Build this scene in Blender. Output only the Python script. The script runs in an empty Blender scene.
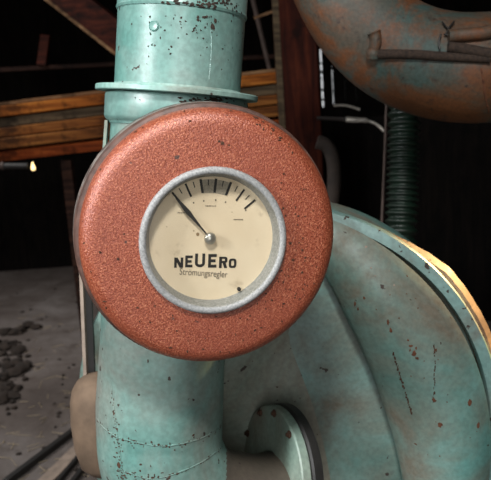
import bpy, bmesh, math, random
from mathutils import Vector, Matrix, noise
from mathutils.bvhtree import BVHTree
random.seed(7)
sc = bpy.context.scene
COL = sc.collection
V = Vector
# ------------------------------------------------------------------ camera
F = 700.0
CX, CY = 245.5, 240.0
CAM = V((0, 0, 1.10))
PITCH, ROLL = math.radians(11.0), math.radians(4.0)
fwd = V((0, math.cos(PITCH), -math.sin(PITCH)))
r0 = V((1, 0, 0)); u0 = V((0, math.sin(PITCH), math.cos(PITCH)))
rt = r0 * math.cos(ROLL) - u0 * math.sin(ROLL)
up = u0 * math.cos(ROLL) + r0 * math.sin(ROLL)
cam = bpy.data.objects.new('camera', bpy.data.cameras.new('camera'))
COL.objects.link(cam)
m3 = Matrix((rt, up, -fwd)).transposed()
cam.matrix_world = Matrix.Translation(CAM) @ m3.to_4x4()
cam.data.sensor_fit = 'HORIZONTAL'; cam.data.sensor_width = 36.0
cam.data.lens = 36.0 * F / 491.0
cam.data.clip_start = 0.02
cam.data.dof.use_dof = True
cam.data.dof.focus_distance = 0.83
cam.data.dof.aperture_fstop = 11.0
sc.camera = cam

def ray(px, py):
    return fwd + rt * ((px - CX) / F) + up * ((CY - py) / F)
def P(px, py, dep):
    return CAM + ray(px, py) * dep
def on_plane(px, py, o, n):
    d = ray(px, py)
    return CAM + d * ((o - CAM).dot(n) / d.dot(n))
def on_floor(px, py, z=0.0):
    return on_plane(px, py, V((0, 0, z)), V((0, 0, 1)))

# ------------------------------------------------------------------ materials
class NT:
    def __init__(s, name):
        s.m = bpy.data.materials.new(name); s.m.use_nodes = True
        s.t = s.m.node_tree; s.n = s.t.nodes; s.l = s.t.links
        s.b = s.n['Principled BSDF']
        s.co = s.n.new('ShaderNodeTexCoord').outputs['Object']
    def mapped(s, sc_=(1, 1, 1), loc=(0, 0, 0), rot=(0, 0, 0)):
        n = s.n.new('ShaderNodeMapping'); s.l.new(s.co, n.inputs['Vector'])
        n.inputs['Scale'].default_value = sc_; n.inputs['Location'].default_value = loc
        n.inputs['Rotation'].default_value = rot
        return n.outputs[0]
    def noise(s, scale, detail=4, rough=.55, vec=None, dist=0.0):
        n = s.n.new('ShaderNodeTexNoise'); n.inputs['Scale'].default_value = scale
        n.inputs['Detail'].default_value = detail; n.inputs['Roughness'].default_value = rough
        n.inputs['Distortion'].default_value = dist
        s.l.new(vec if vec else s.co, n.inputs['Vector'])
        return n.outputs[0]
    def voro(s, scale, vec=None, out='Distance'):
        n = s.n.new('ShaderNodeTexVoronoi'); n.inputs['Scale'].default_value = scale
        s.l.new(vec if vec else s.co, n.inputs['Vector'])
        return n.outputs[out]
    def ramp(s, v, stops, interp='LINEAR'):
        n = s.n.new('ShaderNodeValToRGB'); s.l.new(v, n.inputs[0])
        e = n.color_ramp.elements; n.color_ramp.interpolation = interp
        while len(e) < len(stops): e.new(.5)
        for el, (p, c) in zip(e, stops):
            el.position = p
            el.color = (c, c, c, 1) if isinstance(c, (int, float)) else (*c, 1)
        return n.outputs[0]
    def mix(s, f, a, b, mode='MIX'):
        n = s.n.new('ShaderNodeMix'); n.data_type = 'RGBA'; n.blend_type = mode
        for sock, v in ((n.inputs[0], f), (n.inputs[6], a), (n.inputs[7], b)):
            if isinstance(v, (int, float)): sock.default_value = v
            elif isinstance(v, tuple): sock.default_value = (*v, 1)
            else: s.l.new(v, sock)
        return n.outputs[2]
    def math(s, op, a, b=0.0):
        n = s.n.new('ShaderNodeMath'); n.operation = op
        for sock, v in ((n.inputs[0], a), (n.inputs[1], b)):
            if isinstance(v, (int, float)): sock.default_value = v
            else: s.l.new(v, sock)
        return n.outputs[0]
    def set(s, name, v):
        k = s.b.inputs[name]
        if isinstance(v, (int, float)): k.default_value = v
        elif isinstance(v, tuple): k.default_value = (*v, 1)
        else: s.l.new(v, k)
    def bump(s, h, strength=.3, dist=.002):
        n = s.n.new('ShaderNodeBump'); n.inputs['Strength'].default_value = strength
        n.inputs['Distance'].default_value = dist
        s.l.new(h, n.inputs['Height']); s.l.new(n.outputs[0], s.b.inputs['Normal'])

def simple(name, col, rough=.6, metal=0., var=.35, scale=30, bump=.15):
    t = NT(name)
    n = t.noise(scale, 5)
    dark = tuple(c * (1 - var) for c in col); lite = tuple(min(1, c * (1 + var)) for c in col)
    t.set('Base Color', t.ramp(n, [(.3, dark), (.7, lite)]))
    t.set('Roughness', rough); t.set('Metallic', metal)
    if bump: t.bump(n, bump, .002)
    return t.m

def paint(name, base, lite, grime, rust=(.10, .035, .015), g=(.45, .7), g_amt=.7, chips=.70, rust_blot=.72, rough=.38, gscale=7):
    """worn enamel: mottled paint, brown grime film, small chips and rust blotches"""
    t = NT(name)
    c = t.mix(t.ramp(t.noise(9, 4), [(.35, 0.), (.68, 1.)]), base, lite)
    gm = t.ramp(t.noise(gscale, 7, .62, dist=.6), [(g[0], 0.), (g[1], g_amt)])
    c = t.mix(gm, c, grime)
    fine = t.ramp(t.noise(140, 3), [(.35, .84), (.65, 1.08)])
    c = t.mix(1.0, c, fine, 'MULTIPLY')
    ch = t.ramp(t.noise(75, 2, .5), [(chips, 0.), (chips + .02, 1.)])
    c = t.mix(ch, c, (.035, .022, .016))
    rb = t.ramp(t.noise(14, 8, .72), [(rust_blot, 0.), (rust_blot + .05, 1.)])
    c = t.mix(rb, c, rust)
    t.set('Base Color', c)
    bad = t.math('MAXIMUM', gm, t.math('MAXIMUM', ch, rb))
    t.set('Roughness', t.ramp(bad, [(0., rough), (1., .8)])); t.set('Specular IOR Level', .75)
    t.bump(t.math('SUBTRACT', t.noise(60, 4), t.math('MULTIPLY', bad, .8)), .18, .0015)
    return t.m

TEAL = (.17, .40, .36); TEALL = (.31, .51, .47); GRIME = (.16, .125, .095)
M = {}
M['pipe'] = paint('teal_paint', (.105, .25, .22), (.20, .32, .29), (.21, .21, .185), g=(.48, .75), g_amt=.5, chips=.71, rust_blot=.74, rough=.37)
M['lower'] = paint('teal_paint_dusty', (.11, .255, .225), (.20, .315, .28), (.20, .18, .15), g=(.40, .64), g_amt=.75, chips=.70, rust_blot=.70, rough=.42)
M['housing'] = paint('teal_paint_grimy', (.10, .25, .225), (.19, .33, .30), (.14, .105, .07), g=(.38, .62), g_amt=.9, chips=.72, rust_blot=.715, rough=.29, gscale=5)
M['plate'] = paint('teal_paint_plate', (.19, .30, .25), (.28, .36, .30), (.16, .12, .085), g=(.36, .54), g_amt=.75, chips=.73, rust_blot=.76, rough=.45, gscale=3.2)
M['lip'] = paint('teal_paint_lip', (.13, .27, .25), (.22, .35, .33), (.12, .10, .075), g=(.48, .66), g_amt=.7, chips=.66, rust_blot=.68, rough=.4)
M['flange'] = paint('teal_paint_flange', (.20, .38, .34), (.36, .52, .47), (.13, .12, .09), g=(.48, .66), g_amt=.7, chips=.66, rust_blot=.68, rough=.42)
M['dustbrown'] = paint('dusty_brown_paint', (.085, .066, .048), (.11, .088, .066), (.06, .046, .034), g=(.4, .7), g_amt=.6, chips=.72, rust_blot=.8, rough=.75)
M['rust'] = simple('rust', (.11, .04, .018), .9, 0, .5, 120)
M['rustdark'] = simple('dark_rust', (.055, .024, .012), .9, 0, .5, 150)
M['blackhole'] = simple('black_iron', (.012, .011, .010), .55, 0, .3, 60)

M['wornbrown'] = simple('worn_brown_paint', (.085, .045, .034), .5, 0, .6, 60)
M['chip'] = simple('bare_dark_chip', (.030, .018, .012), .9, 0, .6, 200)
def duct_mat():
    t = NT('rusty_duct_paint')
    c = t.mix(t.ramp(t.noise(7, 5, .6), [(.40, 0.), (.62, 1.)]), (.042, .072, .064), (.065, .05, .034))
    c = t.mix(t.ramp(t.noise(6, 9, .7, vec=t.mapped(loc=(3, 1, 2)), dist=.5), [(.44, 0.), (.56, .9)]), c, (.13, .042, .011))
    c = t.mix(t.ramp(t.noise(35, 5, .7), [(.60, 0.), (.68, .9)]), c, (.03, .017, .012))
    c = t.mix(1.0, c, t.ramp(t.noise(160, 3), [(.3, .7), (.7, 1.15)]), 'MULTIPLY')
    t.set('Base Color', c); t.set('Roughness', .62)
    t.bump(t.noise(45, 6, .65), .4, .003)
    return t.m
M['duct'] = duct_mat()

def hammered():
    t = NT('hammered_copper_red')
    v = t.noise(520, 2, .6)
    c = t.ramp(v, [(.34, (.18, .034, .013)), (.55, (.33, .080, .038)), (.70, (.53, .20, .105))])
    c = t.mix(t.ramp(t.noise(10, 5, .6), [(.4, 0.), (.75, .55)]), c, (.24, .055, .032))
    sp = t.ramp(t.noise(55, 3, .6), [(.69, 0.), (.73, .9)])
    c = t.mix(sp, c, (.05, .028, .022))
    sp2 = t.ramp(t.noise(16, 8, .75, vec=t.mapped(loc=(5, 2, 1))), [(.70, 0.), (.73, .8)])
    c = t.mix(sp2, c, (.035, .025, .022))
    t.set('Base Color', c); t.set('Roughness', .40); t.set('Metallic', .15)
    t.set('Specular IOR Level', .8); t.bump(v, .6, .0014)
    return t.m
M['red'] = hammered()

def edge_worn():
    t = NT('worn_drum_edge')
    c = t.mix(t.ramp(t.noise(26, 7, .7), [(.43, 0.), (.54, 1.)]), (.27, .24, .215), (.085, .062, .052))
    c = t.mix(t.ramp(t.noise(60, 5, .7, vec=t.mapped(loc=(2, 2, 2))), [(.62, 0.), (.68, 1.)]), c, (.25, .06, .035))
    t.set('Base Color', c); t.set('Roughness', .42); t.set('Metallic', .1)
    t.bump(t.noise(70, 5), .3, .001)
    return t.m
M['drumside'] = edge_worn()

def bezel_mat():
    t = NT('grey_hammered_bezel')
    n = t.noise(420, 2)
    t.set('Base Color', t.ramp(n, [(.3, (.20, .205, .205)), (.7, (.36, .365, .36))]))
    t.set('Roughness', .55); t.bump(n, .35, .0008)
    return t.m
M['bezel'] = bezel_mat()

def dial_mat():
    t = NT('aged_cream_dial')
    c = t.mix(t.ramp(t.noise(14, 5, .6), [(.38, 0.), (.70, 1.)]), (.82, .69, .52), (.74, .60, .43))
    c = t.mix(t.ramp(t.noise(60, 5, .6), [(.60, 0.), (.72, .35)]), c, (.36, .25, .15))
    t.set('Base Color', c); t.set('Roughness', .7)
    return t.m
M['dial'] = dial_mat()
M['ink'] = simple('black_ink', (.022, .02, .02), .6, 0, .2, 100, 0)
M['inkgrey'] = simple('faded_grey_ink', (.11, .09, .07), .7, 0, .3, 200, 0)
M['scaleband'] = simple('grey_scale_band', (.34, .30, .24), .7, 0, .25, 400, 0)
M['steel'] = simple('worn_steel', (.50, .49, .46), .32, .8, .2, 80)
M['stainb'] = simple('brown_stain', (.30, .20, .11), .8, 0, .3, 200, 0)

def glass_mat():
    m = bpy.data.materials.new('dial_glass'); m.use_nodes = True
    n, l = m.node_tree.nodes, m.node_tree.links
    n.remove(n['Principled BSDF'])
    tr = n.new('ShaderNodeBsdfTransparent'); gl = n.new('ShaderNodeBsdfGlossy'); fr = n.new('ShaderNodeMapRange'); lw = n.new('ShaderNodeLayerWeight'); mx = n.new('ShaderNodeMixShader')
    gl.inputs['Roughness'].default_value = .08; l.new(lw.outputs['Facing'], fr.inputs[0]); fr.inputs[1].default_value = .2; fr.inputs[3].default_value = .025; fr.inputs[4].default_value = .35
    tr.inputs['Color'].default_value = (.97, .97, .95, 1)
    l.new(fr.outputs[0], mx.inputs[0]); l.new(tr.outputs[0], mx.inputs[1]); l.new(gl.outputs[0], mx.inputs[2])
    l.new(mx.outputs[0], n['Material Output'].inputs[0])
    return m
M['glass'] = glass_mat()

def wood(name, a, b, rot=(0, 0, 0), sc_=(1, 14, 14), rough=.75):
    t = NT(name)
    v = t.mapped(sc_, rot=rot)
    n = t.noise(3.5, 7, .65, vec=v, dist=.6)
    c = t.ramp(n, [(.34, tuple(x * .28 for x in a)), (.5, a), (.66, b)])
    c = t.mix(t.ramp(t.noise(9, 6, .7), [(.50, 0.), (.64, .85)]), c, tuple(x * .16 for x in a))
    t.set('Base Color', c); t.set('Roughness', rough); t.set('Specular IOR Level', .15)
    t.bump(n, .4, .004)
    return t.m
M['wood_orange'] = wood('orange_plank', (.30, .085, .012), (.50, .18, .03))
M['wood_brown'] = wood('brown_plank', (.16, .052, .011), (.29, .115, .026))
M['wood_grey'] = wood('grey_plank', (.085, .060, .036), (.15, .105, .06))
M['wood_red'] = wood('red_brown_plank', (.26, .05, .010), (.40, .10, .02))
M['wood_post'] = wood('post_red_brown', (.042, .007, .003), (.08, .016, .006), sc_=(14, 14, 1))
M['wood_dark'] = wood('dark_timber', (.028, .012, .008), (.06, .026, .016))
M['wood_brace'] = wood('brace_timber', (.045, .009, .0045), (.085, .018, .008))
M['wood_lit'] = wood('lit_timber_edge', (.20, .11, .055), (.34, .20, .10))  # pale tone that paints light onto timber edges
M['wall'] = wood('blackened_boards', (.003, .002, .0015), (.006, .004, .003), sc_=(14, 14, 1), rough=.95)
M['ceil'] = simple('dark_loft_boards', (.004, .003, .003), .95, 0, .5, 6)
M['pole'] = simple('grey_pole', (.06, .038, .03), .7, 0, .4, 30)
M['tan'] = simple('dusty_tan_leather', (.15, .10, .065), .8, 0, .35, 22)
M['bar_lit'] = simple('pale_bar', (.25, .195, .155), .7, 0, .3, 40)  # pale tone for the bar's lit side, the floor strip and flecks
M['green_hose'] = simple('dark_green_rubber', (.003, .011, .006), .45, 0, .4, 30)
M['brownpipe'] = simple('dull_brown_pipe', (.022, .014, .010), .85, 0, .4, 30)
M['brightmetal'] = simple('bright_scrap_metal', (.75, .70, .62), .3, .7, .2, 40)
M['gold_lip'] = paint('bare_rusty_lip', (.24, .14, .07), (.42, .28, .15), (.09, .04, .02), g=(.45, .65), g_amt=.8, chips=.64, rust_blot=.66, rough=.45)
M['dirt'] = simple('dark_dirt', (.020, .013, .009), .95, 0, .7, 25)
M['straw'] = simple('pale_straw', (.30, .24, .16), .8, 0, .4, 25, 0)

def floor_mat():
    t = NT('dusty_concrete')
    c = t.ramp(t.noise(1.6, 7, .65, dist=.4), [(.32, (.045, .033, .027)), (.50, (.092, .074, .065)), (.70, (.18, .16, .15))])
    c = t.mix(t.ramp(t.noise(9, 7, .7), [(.55, 0.), (.68, .8)]), c, (.045, .030, .022))
    c = t.mix(t.ramp(t.noise(40, 5, .7), [(.60, 0.), (.70, .7)]), c, (.06, .04, .03))
    t.set('Base Color', c); t.set('Roughness', .9)
    t.bump(t.noise(12, 8, .7), .7, .02)
    return t.m
M['floor'] = floor_mat()

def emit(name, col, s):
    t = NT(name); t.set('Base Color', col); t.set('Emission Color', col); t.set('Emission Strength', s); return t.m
M['sunlit_tip'] = emit('glowing_tip', (1, .72, .32), 2.2)  # emission stands in for sun on the rod tip; no lamp there

# ------------------------------------------------------------------ mesh helpers
class MB:
    def __init__(s): s.v = []; s.f = []; s.mi = []
    def add(s, vs, fs, mi=0):
        o = len(s.v); s.v += [V(x) for x in vs]
        for f in fs: s.f.append([i + o for i in f]); s.mi.append(mi)
    def lathe(s, o, ax, prof, seg=64, mis=None, xref=None, cap0=True, cap1=True):
        """prof: list of (radius, distance along ax)"""
        ax = V(ax).normalized()
        x = V(xref) if xref else (V((1, 0, 0)) if abs(ax.x) < .9 else V((0, 1, 0)))
        x = (x - ax * x.dot(ax)).normalized(); y = ax.cross(x)
        vs = []
        for r, h in prof:
            for k in range(seg):
                a = 2 * math.pi * k / seg
                vs.append(o + ax * h + (x * math.cos(a) + y * math.sin(a)) * r)
        base = len(s.v); s.v += vs
        for i in range(len(prof) - 1):
            for k in range(seg):
                k2 = (k + 1) % seg
                s.f.append([base + i * seg + k, base + i * seg + k2, base + (i + 1) * seg + k2, base + (i + 1) * seg + k])
                s.mi.append(mis[i] if mis else 0)
        if cap0 and prof[0][0] > 1e-6:
            s.f.append([base + k for k in reversed(range(seg))]); s.mi.append(mis[0] if mis else 0)
        if cap1 and prof[-1][0] > 1e-6:
            s.f.append([base + (len(prof) - 1) * seg + k for k in range(seg)]); s.mi.append(mis[-1] if mis else 0)
    def tube(s, pts, r, seg=24, mi=0, cap=True):
        n = len(pts); rr = r if isinstance(r, (list, tuple)) else [r] * n
        tang = [(pts[min(i + 1, n - 1)] - pts[max(i - 1, 0)]).normalized() for i in range(n)]
        t0 = tang[0]; x = V((0, 0, 1)) if abs(t0.z) < .9 else V((0, 1, 0))
        x = (x - t0 * x.dot(t0)).normalized()
        base = len(s.v)
        for i in range(n):
            x = (x - tang[i] * x.dot(tang[i])).normalized(); y = tang[i].cross(x)
            for k in range(seg):
                a = 2 * math.pi * k / seg
                s.v.append(pts[i] + (x * math.cos(a) + y * math.sin(a)) * rr[i])
        for i in range(n - 1):
            for k in range(seg):
                k2 = (k + 1) % seg
                s.f.append([base + i * seg + k, base + i * seg + k2, base + (i + 1) * seg + k2, base + (i + 1) * seg + k]); s.mi.append(mi)
        if cap:
            s.f.append([base + k for k in reversed(range(seg))]); s.mi.append(mi)
            s.f.append([base + (n - 1) * seg + k for k in range(seg)]); s.mi.append(mi)
    def box(s, c, x, y, z, mi=0):
        """centre and three half-extent vectors"""
        vs = [c + x * a + y * b + z * d for d in (-1, 1) for b in (-1, 1) for a in (-1, 1)]
        s.add(vs, [(0, 2, 3, 1), (4, 5, 7, 6), (0, 1, 5, 4), (2, 6, 7, 3), (0, 4, 6, 2), (1, 3, 7, 5)], mi)
    def abox(s, lo, hi, mi=0):
        lo, hi = V(lo), V(hi); c = (lo + hi) / 2; h = (hi - lo) / 2
        s.box(c, V((h.x, 0, 0)), V((0, h.y, 0)), V((0, 0, h.z)), mi)
    def beam(s, a, b, w, h, upv=V((0, 0, 1)), mi=0):
        d = (b - a); L = d.length / 2; d = d.normalized()
        sd = d.cross(upv).normalized(); u = sd.cross(d).normalized()
        s.box((a + b) / 2, d * L, sd * (w / 2), u * (h / 2), mi)
    def prism(s, outline, n, th, mi=0):
        """planar outline extruded by n*th"""
        k = len(outline); n = V(n)
        vs = list(outline) + [p + n * th for p in outline]
        fs = [list(range(k))[::-1], list(range(k, 2 * k))] + [[i, (i + 1) % k, (i + 1) % k + k, i + k] for i in range(k)]
        s.add(vs, fs, mi)

def build(name, mb, mats, parent=None, origin=None, smooth=True, angle=35, bevel=0, sub=0):
    if origin is None:
        origin = parent.matrix_world.translation.copy() if parent else V((0, 0, 0))
        if parent is None:
            lo = [min(v[i] for v in mb.v) for i in range(3)]; hi = [max(v[i] for v in mb.v) for i in range(3)]
            origin = V(((lo[0] + hi[0]) / 2, (lo[1] + hi[1]) / 2, lo[2]))
    root = parent
    while root is not None and root.parent is not None: root = root.parent
    if root is not None: origin = V(root.location)
    me = bpy.data.meshes.new(name)
    me.from_pydata([v - origin for v in mb.v], [], mb.f)
    for m in (mats if isinstance(mats, (list, tuple)) else [mats]): me.materials.append(m)
    me.polygons.foreach_set('material_index', mb.mi)
    bm = bmesh.new(); bm.from_mesh(me); bmesh.ops.recalc_face_normals(bm, faces=bm.faces); bm.to_mesh(me); bm.free()
    me.polygons.foreach_set('use_smooth', [smooth] * len(me.polygons))
    if smooth: me.set_sharp_from_angle(angle=math.radians(angle))
    me.update()
    o = bpy.data.objects.new(name, me); COL.objects.link(o)
    if parent: o.parent = parent
    else: o.location = origin
    if bevel:
        b = o.modifiers.new('bevel', 'BEVEL'); b.width = bevel; b.segments = 2; b.limit_method = 'ANGLE'
    if sub:
        b = o.modifiers.new('sub', 'SUBSURF'); b.levels = b.render_levels = sub
    return o

def tag(o, label, cat, group=None, kind=None):
    o['label'] = label; o['category'] = cat
    if group: o['group'] = group
    if kind: o['kind'] = kind
    return o
def thing(name, loc, label, cat, group=None):
    o = bpy.data.objects.new(name, None); COL.objects.link(o); o.location = loc
    o.empty_display_size = .05
    bpy.context.view_layer.update()
    return tag(o, label, cat, group)
def struct(name, mb, mats, **k):
    o = build(name, mb, mats, smooth=False, **k); o['kind'] = 'structure'; return o

def spline(pts, n):
    """Catmull-Rom through pts"""
    out = []; k = len(pts)
    for i in range(k - 1):
        p0, p1, p2, p3 = pts[max(i - 1, 0)], pts[i], pts[i + 1], pts[min(i + 2, k - 1)]
        for j in range(n):
            t = j / n
            out.append(.5 * ((2 * p1) + (p2 - p0) * t + (2 * p0 - 5 * p1 + 4 * p2 - p3) * t * t + (3 * p1 - p0 - 3 * p2 + p3) * t ** 3))
    out.append(pts[-1].copy()); return out

def bvh_of(mb):
    return BVHTree.FromPolygons([tuple(v) for v in mb.v], mb.f)
def strip_on(bv, line, w, lift=.0006, n=10, jag=.35, seed=1):
    """a mark lying on a surface along an image polyline; w is its half width in metres"""
    rnd = random.Random(seed); mb = MB(); pts = spline([V((x, y, 0)) for x, y in line], n)
    hits = []
    for p in pts:
        d = ray(p.x, p.y).normalized(); h = bv.ray_cast(CAM, d)
        if h[0] is None: continue
        nn = h[1] if h[1].dot(d) < 0 else -h[1]
        hits.append((h[0] + nn * lift, nn))
    for i in range(len(hits) - 1):
        t = (hits[min(i + 1, len(hits) - 1)][0] - hits[max(i - 1, 0)][0]).normalized()
        sd = t.cross(hits[i][1]).normalized()
        ww = w * (1 - jag + jag * 2 * rnd.random())
        hits[i] = (hits[i][0], hits[i][1], sd * ww)
    hits = hits[:-1]
    vs = []
    for p, nn, sd in hits: vs += [p - sd - nn * lift * .9, p + nn * lift, p + sd - nn * lift * .9]
    fs = []
    for i in range(len(hits) - 1):
        a = i * 3; fs += [(a, a + 1, a + 4, a + 3), (a + 1, a + 2, a + 5, a + 4)]
    mb.add(vs, fs); return mb
def bead_on(bv, line, r, n=14, seed=1):
    """a lumpy weld bead half sunk in a surface along an image polyline"""
    rnd = random.Random(seed); pts = []
    for p in spline([V((x, y, 0)) for x, y in line], n):
        d = ray(p.x, p.y).normalized(); h = bv.ray_cast(CAM, d)
        if h[0] is not None: pts.append(h[0])
    mb = MB(); mb.tube(pts, [r * (.55 + .7 * rnd.random()) for _ in pts], 8); return mb

# ------------------------------------------------------------------ the barn
XL, XR, YF, YB, ZC = -2.7, 2.4, -1.7, 5.1, 2.95
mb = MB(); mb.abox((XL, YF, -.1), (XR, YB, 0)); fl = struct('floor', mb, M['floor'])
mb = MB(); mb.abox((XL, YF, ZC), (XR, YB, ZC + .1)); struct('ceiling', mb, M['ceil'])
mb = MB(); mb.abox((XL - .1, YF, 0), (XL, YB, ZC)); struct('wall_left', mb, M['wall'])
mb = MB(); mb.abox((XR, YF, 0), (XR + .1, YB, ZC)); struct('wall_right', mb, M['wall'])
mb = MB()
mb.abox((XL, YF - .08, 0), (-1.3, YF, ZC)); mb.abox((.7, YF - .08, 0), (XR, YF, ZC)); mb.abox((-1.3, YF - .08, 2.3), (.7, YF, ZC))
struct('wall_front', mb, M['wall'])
# back wall: upright boards, a few of them shrunk apart so that daylight shows
mb = MB(); slits = []
for px, y0, y1, w in ((322, 48, 107, 1.7), (333, 66, 104, 1.0), (356, 78, 101, .6), (387, 86, 102, .8), (470, 128, 174, 1.0), (345, 72, 100, .6)):
    a = on_plane(px, y0, V((0, YB, 0)), V((0, 1, 0))); b = on_plane(px, y1, V((0, YB, 0)), V((0, 1, 0)))
    slits.append(((a.x + b.x) / 2, b.z, a.z, w * YB / F))
slits.sort(); x = XL
rnd = random.Random(3)
edges = []
for sx, z0, z1, w in slits:
    while x < sx - .24:
        mb.abox((x, YB, 0), (x + .178, YB + .03, ZC)); mb.abox((x + .17, YB + .03, 0), (x + .2, YB + .04, ZC)); x += .18
    mb.abox((x, YB, 0), (sx - w / 2, YB + .03, ZC)); x = sx + w / 2
    z = z0
    mb.abox((sx - .03, YB + .03, 0), (sx + .03, YB + .05, z0)); mb.abox((sx - .03, YB + .03, z1), (sx + .03, YB + .05, ZC))
    while z < z1:
        z += .03 + .06 * rnd.random(); h = .006 + .018 * rnd.random()
        mb.abox((sx - .03, YB + .03, z), (sx + .03, YB + .045, z + h)); z += h
while x < XR:
    mb.abox((x, YB, 0), (min(x + .178, XR), YB + .03, ZC)); mb.abox((x + .17, YB + .03, 0), (x + .2, YB + .04, ZC)); x += .18
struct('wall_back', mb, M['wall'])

mb = MB(); mb.abox((.34, 3.2, 0), (XR, 3.26, 1.0)); struct('dark_screen', mb, M['wall'])  # added dark screen that blacks out the floor at right
# stacked planks at the left, resting on a bearer between posts
PD = 3.0
def rail(y0, y1, half, dep, depth_th, mat, label, x0=-40, x1=286, lean=0):
    a, b = P(x0, y0, dep), P(x1, y1, dep)
    m = MB(); m.beam(a + V((0, depth_th / 2, 0)), b + V((0, depth_th / 2, 0)), depth_th, half * 2 * dep / F)
    # slightly waney edge
    return tag(build('wooden_plank', m, mat, smooth=False, bevel=.004), label, 'plank', 'planks of the stack behind the machine')
rail(116.5, 76, 5.4, PD, .20, M['wood_orange'], 'bright orange-brown plank on top of the stack behind the pipe')
rail(128, 88, 4.6, PD + .02, .17, M['wood_grey'], 'dull grey-brown plank second from top of the stack')
rail(138, 98, 4.7, PD - .01, .18, M['wood_brown'], 'brown plank in the middle of the stack behind the pipe')
rail(149, 110, 5.4, PD - .04, .20, M['wood_brown'], 'rough brown plank just above the red-brown bottom board')
rail(161, 124, 5.3, PD + .01, .16, M['wood_red'], 'red-brown plank at the bottom of the stack')
a, b = P(-40, 109.5, PD + .12), P(288, 69, PD + .12)
m = MB(); m.beam(a, b, .16, .012)  # pale strip paints the light on the top board's edge
tag(build('lit_top_edge', m, M['wood_lit'], smooth=False), 'thin pale strip standing for the lit top edge of the plank stack', 'edge')
# posts under and beside the stack
top = P(67, 160, PD + .1); m = MB(); m.abox((top.x - .022, top.y - .03, 0), (top.x + .022, top.y + .03, top.z))
tag(build('timber_post', m, M['wood_dark'], smooth=False), 'thin dark post holding up the plank stack at the left', 'post')
# big upright red-brown post
c = P(298, 60, 2.75)
m = MB(); m.abox((c.x - .088, c.y - .05, 0), (c.x + .074, c.y + .05, ZC))
post = tag(build('timber_post', m, M['wood_post'], smooth=False, bevel=.006), 'thick red-brown upright post behind the gauge and the rusty duct', 'post')
pe = MB(); pe.abox((c.x - .092, c.y - .055, 0), (c.x - .068, c.y - .049, ZC))
build('edge_strip', pe, M['wood_grey'], parent=post)
# dim cross beam, stub on it, and slanted brace
a, b = P(-60, 73, 4.0), P(290, 56, 4.0); m = MB(); m.beam(a, b, .10, .022)
tag(build('cross_beam', m, M['wood_dark'], smooth=False), 'dim horizontal beam high up in the dark at the left', 'beam')
a, b = P(42, 66, 3.95), P(46, 36, 3.95); m = MB(); m.beam(a, b, .045, .05, upv=V((1, 0, 0)))
tag(build('wooden_stub', m, M['wood_brace'], smooth=False), 'short reddish upright stub standing on the dim beam', 'stub')
a, b = P(20, -40, 2.9), P(180, 85, 2.9)
m = MB(); m.beam(a, b, .09, .115)
br = tag(build('slanted_brace', m, M['wood_brace'], smooth=False), 'dark slanted timber brace with a pale lower edge, upper left', 'brace')
d = (b - a).normalized(); sd = d.cross(V((0, 0, 1))).normalized(); u = sd.cross(d)
m = MB(); m.beam(a - u * .06 - V((0, .04, 0)), b - u * .06 - V((0, .04, 0)), .02, .012)  # pale strip for light along the brace's lower edge
e = build('edge_strip', m, M['wood_lit'], parent=br, smooth=False); e['label'] = 'light painted along the lower edge'
# leaning pole and pale strip standing for a slit of light beside the post
m = MB(); pa, pb = P(247, -25, 3.3), P(273, 84, 3.3); pd = (pb - pa) / (pa.z - pb.z)
m.tube([pa - pd * (ZC - .02 - pa.z), pa, pb, pb + pd * (pb.z - .004)], [.013, .012, .010, .010], 10)
tag(build('leaning_pole', m, M['pole']), 'thin grey pole leaning between the upper pipe and the post', 'pole')
m = MB(); m.beam(P(254, 18, 2.7), P(274, 11, 2.7), .01, .010)
tag(build('bright_slit_strip', m, M['wood_lit'], smooth=False), 'short pale strip for a slit of light behind the leaning pole', 'lath')
# rod under the planks; emission stands for sunlight on its tip
lp = thing('bright_tip_rod', P(18, 166, 2.8), 'dark rod with a small yellow tip, sunlight put in as glow, under planks', 'lamp')
m = MB(); m.tube([P(2, 166, 2.8), P(28, 166, 2.8)], .012, 14); build('rod_body', m, M['blackhole'], lp)
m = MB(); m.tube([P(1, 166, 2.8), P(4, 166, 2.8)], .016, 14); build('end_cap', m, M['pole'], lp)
m = MB(); m.lathe(P(33.5, 170.5, 2.8), V((0, 0, 1)), [(.004, 0), (.008, .004), (.009, .012), (.005, .024), (.002, .034)], 14); build('sunlit_tip', m, M['sunlit_tip'], lp)
# bits in the dark right of the post
m = MB(); m.tube(spline([P(317, 142, 2.0), P(327, 146, 2.0), P(333, 160, 2.0), P(334, 185, 2.0), P(330, 215, 2.0), P(326, 260, 2.0), V((P(326, 260, 2.0).x, P(326, 260, 2.0).y, .01))], 6), .020, 14)
tag(build('bent_pipe', m, M['brownpipe']), 'dull brown bent pipe in the dark right of the gauge', 'pipe')
m = MB(); m.tube(spline([P(346, 119.5, 2.2), P(356, 120, 2.2), P(366, 120.5, 2.2), P(376, 124, 2.2), P(384, 131, 2.2)], 5), [.009] * 6 + [.008] * 5 + [.005] * 10, 10)
m2 = MB(); m2.tube([P(346, 119.5, 2.2), P(339, 119, 2.5), P(318, 118, 2.74)], .007, 10)
hk = tag(build('metal_hook', m, M['brightmetal']), 'bright curved metal hook in the dark under the rusty duct', 'hook'); build('shank', m2, M['blackhole'], hk)
m = MB(); m.tube(spline([P(334, 105.5, 2.2), P(346, 105.5, 2.2), P(360, 109.5, 2.2)], 5), .0038, 8)  # bright strand put in for a horizontal slit of daylight
tag(build('daylight_slit', m, M['brightmetal']), 'thin bright strand for a daylight slit above the curved metal hook', 'slit')
m = MB(); m.tube([P(388, 60, 1.75), P(385, 150, 1.75), P(381, 240, 1.75), V((P(374, 420, 1.75).x, P(374, 420, 1.75).y, .003))], .0035, 8)
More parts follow.
